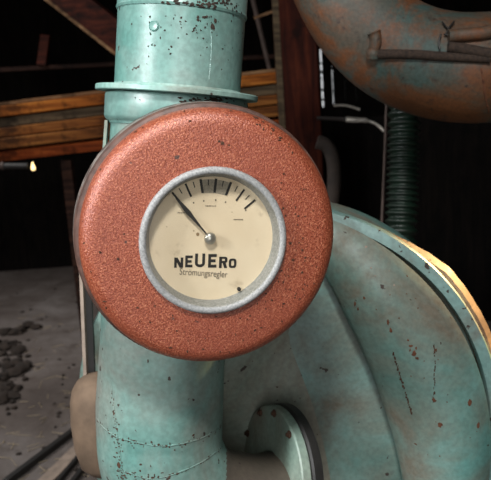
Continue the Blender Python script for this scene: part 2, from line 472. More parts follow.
tag(build('thin_rod', m, M['pole']), 'thin upright rod left of the green ribbed hose', 'rod')
# green ribbed hose
hs = []; rr = []
axis = spline([P(404, 60, 1.62), P(404, 130, 1.62), P(403, 180, 1.62), P(401, 240, 1.62), P(398, 380, 1.60)], 60)
for i, p in enumerate(axis):
    hs.append(p); rr.append(.034 + .0045 * math.sin(i * 2 * math.pi / 7.5))
m = MB(); m.tube(hs, rr, 28)
tag(build('ribbed_hose', m, M['green_hose'], angle=80), 'dark green ribbed hose hanging below the rusty duct', 'hose')

# ------------------------------------------------------------------ machine frame
DG = .840
GA = (rt * .225 - up * .185 - fwd * .957).normalized()          # gauge axis, towards the viewer
GU = rt * math.sin(math.radians(4.5)) + up * math.cos(math.radians(4.5))
GU = (GU - GA * GU.dot(GA)).normalized(); GR = GU.cross(GA).normalized()
if GR.dot(rt) < 0: GR = -GR
# upper pipe, flange
A0, A1 = P(186.5, -60, .905), P(177.5, 93, .935)
pax = (A0 - A1).normalized()
K = .935 / F
Rp = 63.5 * .92 / F
up_t = thing('upper_pipe', A1, 'teal upper pipe with flange, coming down behind the top of the gauge', 'pipe')
Lp = (A0 - A1).length
jt = (P(180.7, 13, .918) - A1).dot(pax)
pm = MB(); pm.lathe(A1, pax, [(Rp, .004), (Rp, jt - .002), (Rp + .0004, jt)], 96, cap0=False, cap1=False)
build('pipe_body', pm, M['pipe'], up_t)
bv_up = bvh_of(pm)
m = MB(); m.lathe(A1, pax, [(Rp - .001, jt - .004), (Rp + .0012, jt - .003), (Rp + .0022, jt), (Rp + .0012, jt + .003), (Rp + .0014, Lp + .1), (Rp - .002, Lp + .1), (Rp - .002, jt - .004)], 96, cap0=False, cap1=False)
build('sleeve', m, M['pipe'], up_t); bv_sl = bvh_of(m)
Rf = 80.5 * K
m = MB(); m.lathe(A1, pax, [(Rp - .003, -.0040), (Rf - .001, -.0040), (Rf, -.003), (Rf, .002), (Rf - .001, .0032), (Rp + .003, .0036), (Rp, .007)], 96, cap0=False, cap1=False)
build('pipe_flange', m, M['flange'], up_t)
# chipped paint on sleeve and pipe
def blob_on(bv, spots, lift=.0005, seed=1):
    rnd = random.Random(seed); mb = MB()
    for px, py, rx, ry in spots:
        d = ray(px, py).normalized(); h = bv.ray_cast(CAM, d)
        if h[0] is None: continue
        n = h[1] if h[1].dot(d) < 0 else -h[1]
        x = (rt - n * rt.dot(n)).normalized(); y = n.cross(x); dep = (h[0] - CAM).dot(fwd)
        k = 10; ph = rnd.random() * 6
        ring = []
        for i in range(k):
            a = i / k * 2 * math.pi; q = .6 + .7 * rnd.random()
            px2 = h[0] + (x * math.cos(a) * rx + y * math.sin(a) * ry) * q * dep / F
            # settle back onto the surface
            hh = bv.find_nearest(px2)
            ring.append(hh[0] + n * lift)
        mb.add([h[0] + n * lift * 1.6] + ring, [(0, i + 1, (i + 1) % k + 1) for i in range(k)])
    return mb
rnd = random.Random(11)
sp = []
for i in range(120):
    x = rnd.triangular(135, 244, 215); y = rnd.triangular(-4, 14, 3)
    sp.append((x, y, .7 + 1.6 * rnd.random(), .6 + 1.2 * rnd.random()))
m = blob_on(bv_sl, sp, seed=2)
e = build('paint_chips', m, M['chip'], up_t, smooth=False); e['kind'] = 'stuff'; e['label'] = 'dark rusty paint chips near the top joint'
sp = [(205, 17, 3, 1.5), (213, 27, 2.6, 3.2), (215, 21, 1.6, 3), (198, 20, 1.5, 1.2), (120, 8, 1, 3), (207, 24, .8, 1.2), (178, 38, .8, .8), (152, 45, .6, .8), (228, 60, .7, .7), (232, 48, .6, 1), (196, 30, .6, .6), (147, 64, .6, .6)]
for i in range(60):
    sp.append((rnd.triangular(122, 243, 200), rnd.triangular(14, 60, 16), .4 + .9 * rnd.random(), .4 + .8 * rnd.random()))
m = blob_on(bv_up, sp, seed=4)
e = build('paint_chips', m, M['chip'], up_t, smooth=False); e['kind'] = 'stuff'; e['label'] = 'scattered dark chips below the joint'
m = bead_on(bv_up, [(211, 30), (211.5, 45), (211, 60), (209, 80)], .0005, 18, 3)
build('weld_seam', m, M['pipe'], up_t)
h = bv_up.ray_cast(CAM, ray(154, 26).normalized())
m = MB(); m.lathe(h[0] - h[1].normalized() * .001, h[1] if h[1].dot(ray(154, 26)) < 0 else -h[1], [(.0065, 0), (.0065, .0018), (.005, .003), (.003, .0026), (.0001, .0024)], 20)
build('plug', m, M['pipe'], up_t)

# lower pipe: collar, barrel, elbow, end flange
low = thing('elbow_pipe', P(168, 470, .98) - V((0, 0, .10)), 'teal lower pipe with weld seams bending right below the gauge', 'pipe')
B1 = P(162, 372, .985)
cax = (A1 - B1).normalized()
Rc = 71 * K
m = MB(); m.lathe(A1, cax, [(Rc - .006, -.0055), (Rc - .001, -.0065), (Rc, -.009), (Rc, -.036), (Rc - .002, -.040), (Rc - .006, -.043), (.0880, -.046)], 96, cap0=False, cap1=False)
build('collar', m, M['pipe'], low); bv_col = bvh_of(m)
rnc = random.Random(41); sp = [(rnc.triangular(172, 246, 212), rnc.triangular(96, 104, 99), rnc.uniform(1, 4), rnc.uniform(.6, 1.4)) for _ in range(46)]  # dark blobs laid on the collar for the gap under the flange
e = build('dark_gap_blobs', blob_on(bv_col, sp, seed=42), M['chip'], low, smooth=False); e['kind'] = 'stuff'; e['label'] = 'dark blobs for the gap just under the flange'
m = MB(); m.beam(P(107, 120, .915), P(103, 176, .93), .012, .004, upv=rt); build('bracket', m, M['plate'], low)
R2 = 63.5 * .985 / F
path = [A1 - cax * .045, A1 - cax * .09, A1 - cax * .14, P(164, 330, .972), P(161.5, 372, .985), P(160, 405, .99), P(160, 432, .994)]
rad = [R2 * .97] * 4 + [R2 * .985, R2 * 1.0, R2 * .99]
for ang, dd in ((10, 0), (25, .003), (40, .008), (55, .016), (70, .026), (84, .038)):
    a = math.radians(ang); R = 72
    path.append(P(232 - R * math.cos(a), 438 + R * math.sin(a), .994 + dd)); rad.append(R2 * (.985 if ang < 50 else .96))
path.append(P(252, 513, 1.055)); rad.append(R2 * .96)
path.append(P(276, 508, 1.085)); rad.append(R2 * .95)
# smooth
fp, fr = [], []
sp_ = spline(path, 6)
for i, p in enumerate(sp_):
    t = i / 6; k = min(int(t), len(rad) - 2); fp.append(p); fr.append(rad[k] + (rad[k + 1] - rad[k]) * (t - k))
lm = MB(); lm.tube(fp, fr, 72)
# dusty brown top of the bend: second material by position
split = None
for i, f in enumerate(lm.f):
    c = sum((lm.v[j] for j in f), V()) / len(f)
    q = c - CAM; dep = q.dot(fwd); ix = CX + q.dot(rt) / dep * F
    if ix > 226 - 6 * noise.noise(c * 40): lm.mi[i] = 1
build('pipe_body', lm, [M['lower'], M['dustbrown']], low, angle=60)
bv_low = bvh_of(lm)
for k, (ln, r_) in enumerate((([(111, 378), (113, 395), (115, 415), (117, 432), (120, 450), (122, 470), (123, 484)], .0009),
              ([(97, 418), (104, 428), (118, 437), (134, 441.5), (150, 445), (165, 446), (185, 443), (204, 437), (222, 426)], .0010),
              ([(118, 470), (130, 473), (145, 478), (160, 478), (185, 470), (205, 460), (222, 447)], .0009))):
    build('weld_seam', bead_on(bv_low, ln, r_, 12, k + 5), M['lower'], low)
sp = []
for i in range(70):
    q = rnd.random()
    x = 112 + 105 * rnd.random() ** 1.3
    y = 446 - ((x - 160) / 60) ** 2 * 12 + rnd.gauss(0, 3)
    if q > .6: x = 112 + 10 * rnd.random(); y = rnd.uniform(400, 480); x += (y - 400) * .1 - 4
    if .35 < q <= .6: x = rnd.uniform(120, 170); y = rnd.gauss(475, 5)
    sp.append((x, y, .5 + 1.5 * rnd.random() ** 2, .5 + 1.1 * rnd.random() ** 2))
for ln, n_ in (([(112, 392), (115, 415), (117, 432), (120, 450), (122, 470), (123, 479)], 10), ([(97, 418), (104, 428), (118, 437), (134, 441.5), (150, 445), (165, 446), (185, 443), (204, 437), (222, 426)], 9), ([(118, 470), (130, 473), (145, 478), (160, 478), (185, 470), (205, 460), (222, 447)], 8)):
    for p in spline([V((x, y, 0)) for x, y in ln], n_):
        if rnd.random() < .85: sp.append((p.x + rnd.gauss(0, .8), p.y + rnd.gauss(0, .9), .5 + 1.3 * rnd.random() ** 2, .5 + 1.0 * rnd.random() ** 2))
sp += [(98, 345, 2, 1.2), (101, 330, 1.5, 1.5), (148, 361, .6, 2.2), (135, 441, 2.5, 1.3), (166, 446, 2.5, 1.3), (119, 465, 2, 3)]
e = build('rust_spots', blob_on(bv_low, sp, seed=9), M['rustdark'], low, smooth=False); e['kind'] = 'stuff'; e['label'] = 'rust spots along the weld seams'
# end flange and its bolts
FN = (-rt * .91 - fwd * .40 + up * .06).normalized()
FO = P(273, 476, 1.090)
m = MB(); m.lathe(FO, FN, [(.040, -.010), (.106, -.010), (.108, -.008), (.108, .004), (.106, .006), (.040, .006)], 72, cap0=False, cap1=False)
fl_ = build('end_flange', m, M['plate'], low)
m = MB(); m.lathe(FO, FN, [(.05, -.030), (.106, -.030), (.110, -.027), (.110, -.014), (.106, -.0105), (.05, -.0105)], 72, cap0=False, cap1=False)
build('gasket', m, M['blackhole'], low)
fx = (fwd - FN * fwd.dot(FN)).normalized(); fz = FN.cross(fx); fz = fz if fz.z > 0 else -fz
for a in (62, 92, 25, 125):
    o = FO + (fx * math.cos(math.radians(a)) + fz * math.sin(math.radians(a))) * .099
    mm = MB(); mm.lathe(o, FN, [(.006, .004), (.006, .008), (.005, .0092), (.003, .0092), (.003, .012), (.0001, .0125)], 6, cap0=False, cap1=False)
    build('bolt', mm, M['rustdark'], fl_)

# ------------------------------------------------------------------ blower housing
HN = V((-math.sin(math.radians(8)), -math.cos(math.radians(8)), .03)).normalized()
HO = P(279, 418, 1.16)
hb = thing('blower_housing', P(300, 560, 1.2), 'large round teal blower housing with rusty rim, right of the gauge', 'blower')
Cp = [(270, 195), (290, 222), (310, 250), (327, 281), (343, 314), (359, 348), (375, 388), (387, 425), (396, 460), (402, 500), (403, 545), (396, 590)]
angs = [104, 92, 79, 66, 54, 42, 30, 18, 6, -6, -20, -36]
Op = [(279 + 221 * math.cos(math.radians(a)), 420 - 216 * math.sin(math.radians(a))) for a in angs]
Cp = spline([V((x, y, 0)) for x, y in Cp], 6); Op = spline([V((x, y, 0)) for x, y in Op], 6)
def hp(px, py, h=0): return on_plane(px, py, HO + HN * h, HN)
rows_s = [0, .03, .08, .15, .23, .32, .42, .52, .62, .72, .80, .86]
def hgt(s, w):
    hm = min(.072, w * .46)
    return hm * math.sin(math.pi * min(1, .03 + s / .86 * .83)) ** .62 if s > 0 else -.12
vb = MB(); nr = len(rows_s); base = []
for c, o in zip(Cp, Op):
    c3, o3 = hp(c.x, c.y), hp(o.x, o.y); w = (o3 - c3).length
    for s in rows_s:
        base.append(c3.lerp(o3, s) + HN * hgt(s, w))
fs = []
for i in range(len(Cp) - 1):
    for j in range(nr - 1):
        a = i * nr + j; fs.append((a, a + 1, a + nr + 1, a + nr))
vb.add(base, fs)
volute = build('volute', vb, M['housing'], hb, angle=70)
bv_vol = bvh_of(vb)
# flat seam lip
lb = MB(); prof = ((.845, .020), (.86, .026), (.97, .022), (.985, .014), (.985, -.006), (.845, -.006))
vs = []
for c, o in zip(Cp, Op):
    c3, o3 = hp(c.x, c.y), hp(o.x, o.y); w = (o3 - c3).length; rad_ = (o3 - HO).normalized()
    inn = o3 - rad_ * .021
    for k_, h in ((0, .016), (.003, .021), (.019, .019), (.021, .015), (.021, -.004), (0, -.004)):
        vs.append(inn + rad_ * k_ + HN * h)
fs = []; q = 6
for i in range(len(Cp) - 1):
    for j in range(q):
        a = i * q + j; b = i * q + (j + 1) % q; fs.append((a, b, b + q, a + q))
fs += [tuple(range(q)), tuple(range((len(Cp) - 1) * q, len(Cp) * q))]
lb.add(vs, fs); lip = build('seam_lip', lb, M['lip'], hb)
# rear lip with bare edge
lb = MB(); vs = []; rn = random.Random(5)
for i, (c, o) in enumerate(zip(Cp, Op)):
    o3 = hp(o.x, o.y); rad_ = (o3 - HO).normalized(); t = i / len(Cp)
    ex = -.006 + .019 * max(0, min(1, (t - .30) / .15)) + .0012 * rn.random()
    for k_, h in ((-.022, -.005), (ex - .008, -.006), (ex + .001, -.020), (ex, -.030), (-.022, -.030)):
        vs.append(o3 + rad_ * k_ + HN * h)
fs = []; q = 5
for i in range(len(Cp) - 1):
    for j in range(q):
        a = i * q + j; b = i * q + (j + 1) % q; fs.append((a, b, b + q, a + q))
fs += [tuple(range(q)), tuple(range((len(Cp) - 1) * q, len(Cp) * q))]
lb.add(vs, fs); rl = build('rear_lip', lb, M['gold_lip'], hb); rl['label'] = 'bare rusty edge catching warm light'
# rust crumbs along the lip joint
m = MB(); rn = random.Random(8)
for i in range(20, len(Cp) - 6):
    for _ in range(2):
        o = Op[i]; o3 = hp(o.x, o.y); rad_ = (o3 - HO).normalized()
        p = o3 + rad_ * rn.uniform(-.002, .001) + HN * rn.uniform(.010, .017) + (Op[min(i + 1, len(Op) - 1)] - Op[i]).length * K * rn.random() * V((0, 0, -1))
        r_ = rn.uniform(.0008, .0022)
        m.lathe(p - HN * r_, HN, [(.0002, 0), (r_, r_ * .5), (r_ * .8, r_ * 1.3), (.0002, r_ * 1.8)], 6, cap0=False, cap1=False)
e = build('rust_crumbs', m, M['rustdark'], hb); e['kind'] = 'stuff'
# side plate with a shallow vertical swage near its left part
pl = MB(); xs = 26; ysn = 40; vs = []; fs = []
right = [V((c.x, c.y, 0)) for c in Cp]
def xr(y):
    for i in range(len(right) - 1):
        if right[i].y <= y <= right[i + 1].y:
            t = (y - right[i].y) / (right[i + 1].y - right[i].y + 1e-9); return right[i].x + t * (right[i + 1].x - right[i].x)
    return right[0].x if y < right[0].y else right[-1].x
for j in range(ysn + 1):
    y = 196 + (592 - 196) * j / ysn
    for i in range(xs + 1):
        t = i / xs; x0 = 150; x = x0 + (xr(y) + 3 - x0) * t
        # a rounded panel step running down and left from behind the gauge
        dline = (x - 335) * .84 + (y - 262) * .54
        h = .020 / (1 + math.exp((dline + 12) / 5.0)) * (1 if y < 600 else 0)
        gd = xr(y) - x; h -= .055 * math.exp(-(max(gd, 0) / 48) ** 2) + .070 * math.exp(-(max(gd, 0) / 24) ** 2) * (1 if y > 230 else 0)
        vs.append(hp(x, y, -.001) + HN * h)
for j in range(ysn):
    for i in range(xs):
        a = j * (xs + 1) + i; fs.append((a, a + 1, a + xs + 2, a + xs + 1))
pl.add(vs, fs)
# back of the case: closed drum behind plate and volute
plate = build('side_plate', pl, M['plate'], hb, angle=80); bv_pl = bvh_of(pl)
sm = plate.modifiers.new('thickness', 'SOLIDIFY'); sm.thickness = .004; sm.offset = -1
Rb = 212 * 1.16 / F
m = MB(); m.lathe(HO - HN * .004, HN, [(Rb * .98, -.16), (Rb, -.15), (Rb, -.012), (Rb - .004, -.004), (Rb * .9, -.004)], 96)
build('rear_case', m, M['housing'], hb)
# stand
for sx in (-.20, .24):
    for hh in (-.02, -.15):
        top = HO + HN * hh + V((sx, 0, -Rb * .7)); m = MB(); m.beam(V((top.x + sx * .3, top.y, 0)), top, .045, .045, upv=V((0, 1, 0))); build('leg', m, M['blackhole'], hb)
# marks on volute
for k, (ln, w) in enumerate((([(393, 352), (398, 368), (404, 388), (412, 414)], 1.1), ([(434, 346), (435, 365), (434, 388), (433, 404)], .75))):
    sp = [(p.x + rnd.gauss(0, .35), p.y, w * rnd.uniform(.5, 1.15), rnd.uniform(.8, 2.2)) for p in spline([V((x, y, 0)) for x, y in ln], 12) if rnd.random() > .12 + .3 * k]
    e = build('rust_streak', blob_on(bv_vol, sp, seed=50 + k), M['rustdark'], volute, smooth=False); e['kind'] = 'stuff'
    e['label'] = ('long slanted rust scratch' if k == 0 else 'dotted upright rust line')
sp = [(411, 346, 2, 1.5), (414, 353, 2.4, 3), (408, 340, 1.2, 1.2), (417, 358, 2, 1.6), (416, 348, 1, 1.6), (410, 350, 1, 1.4), (388, 322, 1.5, 3), (391, 330, 1.6, 2.5), (355, 304, 1.2, 3), (358, 309, 1.3, 2.5), (364, 298, .9, 2), (440, 425, 2.4, 3), (434, 400, 2, 2), (416, 444, 2, 1.2), (407, 276, .9, .9), (418, 308, 1, .8), (436, 350, 1, 2), (424, 378, .8, .6), (447, 402, .8, .8), (470, 402, 2.6, 4), (478, 425, 2, 3), (399, 318, .7, .7)]
for i in range(22): sp.append((rnd.uniform(345, 480), rnd.uniform(240, 470), .4 + .5 * rnd.random(), .4 + .5 * rnd.random()))
e = build('rust_spots', blob_on(bv_vol, sp, seed=21), M['rust'], volute, smooth=False); e['kind'] = 'stuff'
sp = [(394, 285, 1.1, 1.1), (366, 247, 1.4, 1.2), (371, 268, .9, .8), (375, 276, .9, .7), (389, 271, .6, .6), (420, 262, .6, .6)]
e = build('paint_flecks', blob_on(bv_vol, sp, seed=22), M['bar_lit'], volute, smooth=False); e['label'] = 'tiny pale flecks'; e['kind'] = 'stuff'
sp = [(277, 387, 1.2, 1), (318, 412, .7, 2.5), (316, 380, .6, .6), (343, 424, .9, .7), (315, 372, .8, .8), (300, 398, .5, .8), (330, 352, .6, 1.2)]
for i in range(14): sp.append((rnd.uniform(235, 380), rnd.uniform(320, 470), .3 + .5 * rnd.random(), .3 + .5 * rnd.random()))
e = build('rust_spots', blob_on(bv_pl, sp, seed=23), M['rustdark'], plate, smooth=False); e['kind'] = 'stuff'

# ------------------------------------------------------------------ gauge
GB = P(203.8, 230.8, DG + .006)                      # centre of drum's back
R = 131.0 * .822 / F; L = .062
g = thing('flow_gauge', GB - GU * R, 'big round copper-red gauge drum with cream dial in a grey ring', 'gauge')
m = MB(); m.lathe(GB, GA, [(.02, -.001), (R - .004, 0), (R - .0005, .0015), (R, .004), (R - .0005, .008), (R - .001, .018), (R - .0010, .030), (R - .0015, .0305), (R - .003, .0375), (R - .0075, .039)], 128, mis=[0, 0, 0, 0, 0, 0, 1, 1, 1], xref=GR, cap0=True, cap1=False)
build('drum_side', m, [M['drumside'], M['wornbrown']], g)
k_ = .785 / F
Rr = 75.0 * .778 / F
prof = [(R - .0065, .036), (R - .0068, .044)]
for i in range(9):
    a = math.radians(i * 90 / 8)
    prof.append((R - .0068 - .019 * (1 - math.cos(a)), .048 + .017 * math.sin(a)))
prof += [(R - .032, .0655), (Rr + .01, .0670), (Rr - .004, .0670)]
m = MB(); m.lathe(GB, GA, prof, 128, xref=GR, cap0=False, cap1=False)
build('front_cover', m, M['red'], g, angle=50)
rim = MB()
# chipped rim mark ring: dark bare patches on the shoulder
rn = random.Random(31); bvc = bvh_of(m)
sp = []
for i in range(46):
    a = rn.uniform(40, 150) if i < 34 else rn.uniform(150, 330)
    rr_ = rn.uniform(118, 125); sp.append((203 + rr_ * math.cos(math.radians(a)), 231 - rr_ * math.sin(math.radians(a)), .6 + 2.2 * rn.random() ** 2, .5 + 1.3 * rn.random() ** 2))
sp += [(222, 143, 2.2, 2), (219, 141, 1.5, 1.2), (190, 121, 1.2, 1), (229, 145, 1, .8), (256, 108 + 10, 3, 1.5), (170, 141, .5, .8), (100, 252, 1.3, 1.3), (118, 259, 1.4, 1.3), (290, 243, 1.4, 1.6), (283, 208, 1.1, 1.4), (298, 216, 1.2, 1.2), (255, 330, 1.2, 1), (240, 318, 1.1, .8), (302, 250, 1, 1.3), (124, 234, .9, .9), (283, 282, 1, 1), (150, 322, 1, 1)]
for i in range(75):
    a = rn.triangular(-150, 70, -40); rr_ = rn.uniform(80, 118); sp.append((205 + rr_ * math.cos(math.radians(a)), 232 - rr_ * math.sin(math.radians(a)), .5 + 1.0 * rn.random() ** 2, .5 + .9 * rn.random() ** 2))
e = build('paint_chips', blob_on(bvc, sp, lift=.0007, seed=33), M['rustdark'], g, smooth=False); e['kind'] = 'stuff'; e['label'] = 'dark chips in the red paint'
# bezel
zr = .0670
m = MB(); m.lathe(GB, GA, [(Rr, zr - .002), (Rr, zr + .003), (Rr - .001, zr + .0055), (Rr - .003, zr + .0068), (Rr - .0060, zr + .0066), (Rr - .0075, zr + .0052), (Rr - .0080, zr + .003), (Rr - .0122, zr - .0125)], 128, xref=GR, cap0=False, cap1=False)
bz = build('bezel', m, M['bezel'], g, angle=50)
zd = zr - .0125
Rd = Rr - .0115
m = MB(); m.lathe(GB + GA * (zd - .002), GA, [(Rd, 0), (Rd, .002)], 96, xref=GR)
dial = build('dial', m, M['dial'], g)
DC = GB + GA * (zd + .0002)
dd = (DC - CAM).dot(fwd); KD = dd / F
HUB = DC + (GR * -2.6 + GU * 1.2) * KD
c4, s4 = math.cos(math.radians(4.5)), math.sin(math.radians(4.5))
def dl(x, y, z=0): return HUB + (GR * x + GU * y) * KD + GA * z          # dial-local, in units of one photo pixel
HX, HY = None, None
def di(px, py, z=0):                                                     # photo position relative to hub
    dx, dy = px - 208.0, -(py - 236.0)
    return dl(dx * c4 - dy * s4, dx * s4 + dy * c4, z)
def pol(r, a, z=0): a = math.radians(a); return dl(r * math.sin(a), r * math.cos(a), z)
def quad(mb, ps, th=.0002): mb.prism(ps, GA, th)
# scale band and ticks
m = MB(); n = 16
outl = [pol(58.5, -15 + 30 * i / n) for i in range(n + 1)] + [pol(45, 15 - 30 * i / n) for i in range(n + 1)]
quad(m, outl, .0001); build('scale_band', m, M['scaleband'], dial, smooth=False)
for k in range(7):
    a = -45 + 15 * k; w = 1.0 if k not in (2, 3, 4) else 1.25; m = MB()
    for (r1, r2, ww, aa) in ((45.5, 59.5, w, a),):
        t = V((math.cos(math.radians(aa)), 0)) if False else None
        da = math.degrees(ww / r2); di_ = math.degrees(ww / r1)
        quad(m, [pol(r2, aa - da, .0001), pol(r2, aa + da, .0001), pol(r1, aa + di_, .0001), pol(r1, aa - di_, .0001)])
    build('scale_mark', m, M['ink'], dial, smooth=False)
for k in range(6):
    aa = -37.5 + 15 * k; m = MB(); ww = .5
    da = math.degrees(ww / 58); quad(m, [pol(58.5, aa - da, .0001), pol(58.5, aa + da, .0001), pol(52.5, aa + da, .0001), pol(52.5, aa - da, .0001)])
    build('scale_mark', m, M['ink'], dial, smooth=False)
# faint illegible captions: broken specks of faded ink
for cx, cy, w in ((179.5, 211, 8), (208.5, 204, 11), (237, 217.5, 10)):
    m = MB(); n = int(w / 1.4)
    for i in range(n):
        x = cx - w / 2 + i * w / n; quad(m, [di(x, cy - .6), di(x + .9, cy - .6), di(x + .9, cy + .6), di(x, cy + .6)])
    build('faded_caption', m, M['inkgrey'], dial, smooth=False)
for cx, cy in ((201, 191 + 8), (213, 198), (223, 200), (191, 201), (244, 208)):
    m = MB(); quad(m, [di(cx - .6, cy - .8), di(cx + .6, cy - .8), di(cx + .6, cy + .8), di(cx - .6, cy + .8)]); build('faded_numeral', m, M['inkgrey'], dial, smooth=False)
# lettering NEUERO, heavy block letters swelling in the middle
def letter(ch, x0, x1, y0, y1):
    W, H = x1 - x0, y1 - y0; t = min(.34 * W, 2.9); b = .22 * H
    polys = []
    R_ = lambda a, bb, c, d: polys.append([(a, bb), (c, bb), (c, d), (a, d)])
    if ch == 'N':
        R_(0, 0, t * .9, H); R_(W - t * .9, 0, W, H); polys.append([(0, 0), (t * 1.15, 0), (W, H), (W - t * 1.15, H)])
    if ch == 'E':
        R_(0, 0, t, H); R_(t, 0, W, b); R_(t, H - b, W, H); R_(t, H / 2 - b * .5, W * .88, H / 2 + b * .5)
    if ch == 'U':
        R_(0, 0, t, H * .72); R_(W - t, 0, W, H * .72); n = 10; o_ = []; i_ = []
        for k in range(n + 1):
            a = math.pi * k / n; o_.append((W / 2 - W / 2 * math.cos(a), H * .72 + H * .28 * math.sin(a))); i_.append((W / 2 - (W / 2 - t) * math.cos(a), H * .72 + (H * .28 - b * .95) * math.sin(a)))
        for k in range(n): polys.append([o_[k], o_[k + 1], i_[k + 1], i_[k]])
    if ch in 'OR':
        n = 28; hh = H if ch == 'O' else H * .56
        o_ = []; i_ = []
        for k in range(n):
            a = 2 * math.pi * k / n; e = .62
            cx = math.copysign(abs(math.cos(a)) ** e, math.cos(a)); cy = math.copysign(abs(math.sin(a)) ** e, math.sin(a))
            tt = t * .92; bb = b * (1 if ch == 'O' else .85)
            o_.append((W / 2 + W / 2 * cx, hh / 2 + hh / 2 * cy)); i_.append((W / 2 + (W / 2 - tt) * cx, hh / 2 + (hh / 2 - bb) * cy))
        for k in range(n): polys.append([o_[k], o_[(k + 1) % n], i_[(k + 1) % n], i_[k]])
        if ch == 'R':
            R_(0, 0, t, H); polys.append([(W * .40, hh * .9), (W * .40 + t * 1.1, hh * .9), (W, H), (W - t * 1.1, H)])
    m = MB()
    for i, pg in enumerate(polys): quad(m, [di(x0 + x, y0 + y, .00008 * (i % 3)) for x, y in pg], .00015)
    return m
for ch, x0, x1, y0, y1 in (('N', 173.2, 182.2, 256, 266.4), ('E', 184.2, 191.6, 254, 266), ('U', 194, 204.2, 252, 266), ('E', 207.4, 216, 252.6, 266.6), ('R', 218.6, 227.2, 255.4, 267.2), ('O', 228.6, 236.6, 257.4, 267.2)):
    build('letter', letter(ch, x0, x1, y0, y1), M['ink'], dial, smooth=False)
# small caption
cu = bpy.data.curves.new('caption_curve', 'FONT'); cu.body = 'Str\u00f6mungsregler'; cu.size = 1; cu.align_x = 'CENTER'; cu.align_y = 'CENTER'; cu.offset = 0
tmp = bpy.data.objects.new('caption_tmp', cu); COL.objects.link(tmp); bpy.context.view_layer.update()
me = bpy.data.meshes.new_from_object(tmp.evaluated_get(bpy.context.evaluated_depsgraph_get()))
xs_ = [v.co.x for v in me.vertices]; wid = max(xs_) - min(xs_)
m = MB(); sc_ = 49.0 / wid
m.add([dl(-2 + v.co.x * sc_, -36.6 + v.co.y * sc_ * 1.3, .0002) for v in me.vertices], [list(p.vertices) for p in me.polygons])
bpy.data.objects.remove(tmp); bpy.data.curves.remove(cu); bpy.data.meshes.remove(me)
build('caption', m, M['inkgrey'], dial, smooth=False)
m = MB()
for cx, cy, r_ in ((196, 232.5, 1.6), (192, 229, .6), (230, 210, .5), (165, 225, .5)):
    quad(m, [di(cx + r_ * math.cos(a * math.pi / 5), cy + 1.2 * r_ * math.sin(a * math.pi / 5)) for a in range(10)])
build('stain', m, M['stainb'], dial, smooth=False)['kind'] = 'stuff'
# needle and hub
zn = .0035
m = MB(); aa = math.radians(-45.5); tip = (58.5 * math.sin(aa), 58.5 * math.cos(aa)); dx, dy = math.sin(aa), math.cos(aa); nx, ny = dy, -dx
prof = [(2, .7), (14, .9), (26, 1.6), (34, 2.4), (40, 2.1), (50, 1.1), (59, .25)]
m.prism([dl(dx * r + nx * w, dy * r + ny * w, zn) for r, w in prof] + [dl(dx * r - nx * w, dy * r - ny * w, zn) for r, w in reversed(prof)], GA, .0005)
build('needle', m, M['ink'], g, smooth=False)
m = MB(); m.lathe(HUB, GA, [(.0022, 0), (.0022, .003), (.0066, .0034), (.0070, .0045), (.0062, .0068), (.0038, .0085), (.0001, .009)], 32, cap1=False)
build('hub_knob', m, M['steel'], g, angle=60)
m = MB(); o = di(240, 289, 0)
m.lathe(o, GA, [(.0022, 0), (.0022, .004), (.0001, .005)], 12, cap1=False); build('screw', m, M['ink'], bz)
m = MB(); m.lathe(GB + GA * (zr + .0024), GA, [(Rr - .0080, 0), (Rr - .0080, .0012)], 96); build('glass', m, M['glass'], g, angle=30)
# mounting boss behind the drum
m = MB(); m.lathe(GB, GA, [(.055, -.052), (.062, -.02), (R * .80, -.014), (R * .82, -.012), (R * .82, -.002)], 72, cap1=False)
build('mounting_boss', m, M['pipe'], g)

# ------------------------------------------------------------------ rusty elbow duct, upper right
DD = 1.36
cl = [(300, -150), (318, -80), (336, -25), (362, 20), (396, 50), (440, 66), (491, 68), (560, 60), (640, 45)]
dr = [48, 48, 48, 49, 51, 53, 54, 54, 54]
pts = spline([P(x, y, DD + (0 if x < 500 else (x - 500) * .0015)) for x, y in cl], 10)
rr = [(dr[min(i // 10, 8)] + (dr[min(i // 10 + 1, 8)] - dr[min(i // 10, 8)]) * (i % 10) / 10) * DD / F for i in range(len(pts))]
dm = MB(); dm.tube(pts, rr, 56)
bvd = bvh_of(dm)
dt = thing('elbow_duct', P(420, 125, DD), 'rust-stained bent duct with wired clamp, upper right corner', 'duct')
build('duct_body', dm, M['duct'], dt, angle=60)
def surf(bv, px, py, lift=0):
    d = ray(px, py).normalized(); h = bv.ray_cast(CAM, d); n = h[1] if h[1].dot(d) < 0 else -h[1]
    return h[0] + n * lift
def along(bv, line, lift, n=5): return [surf(bv, p.x, p.y, lift) for p in spline([V((x, y, 0)) for x, y in line], n)]
m = MB(); m.tube(along(bvd, [(372, 54), (395, 54), (420, 55), (445, 57), (470, 58), (489, 59)], .003), .0085, 12); build('clamp_rod', m, M['chip'], dt)
m = MB(); m.tube(along(bvd, [(374, 32), (376, 40), (374, 50), (373, 57)], .002), [.012, .013] + [.011] * 9 + [.013] * 5, 12); build('lug', m, M['duct'], dt)
m = MB(); m.tube(along(bvd, [(447, 38), (462, 37), (478, 36), (490, 34)], .006), .012, 12); build('clamp_lever', m, M['duct'], dt)
m = MB(); m.tube(along(bvd, [(447, 48), (462, 50), (478, 53), (490, 55)], .006), .010, 12); build('clamp_lever', m, M['chip'], dt)
for ln in ([(441, 24), (446, 30), (451, 34)], [(453, 24), (448, 30), (445, 36)], [(440, 36), (438, 43), (439, 50)], [(443, 36), (449, 38), (447, 46)]):
    m = MB(); m.tube(along(bvd, ln, .006), .0017, 6); build('wire_tie', m, M['blackhole'], dt)
build('weld_seam', bead_on(bvd, [(481, 68), (483, 80), (485, 95), (489, 112)], .002, 10, 3), M['rust'], dt)

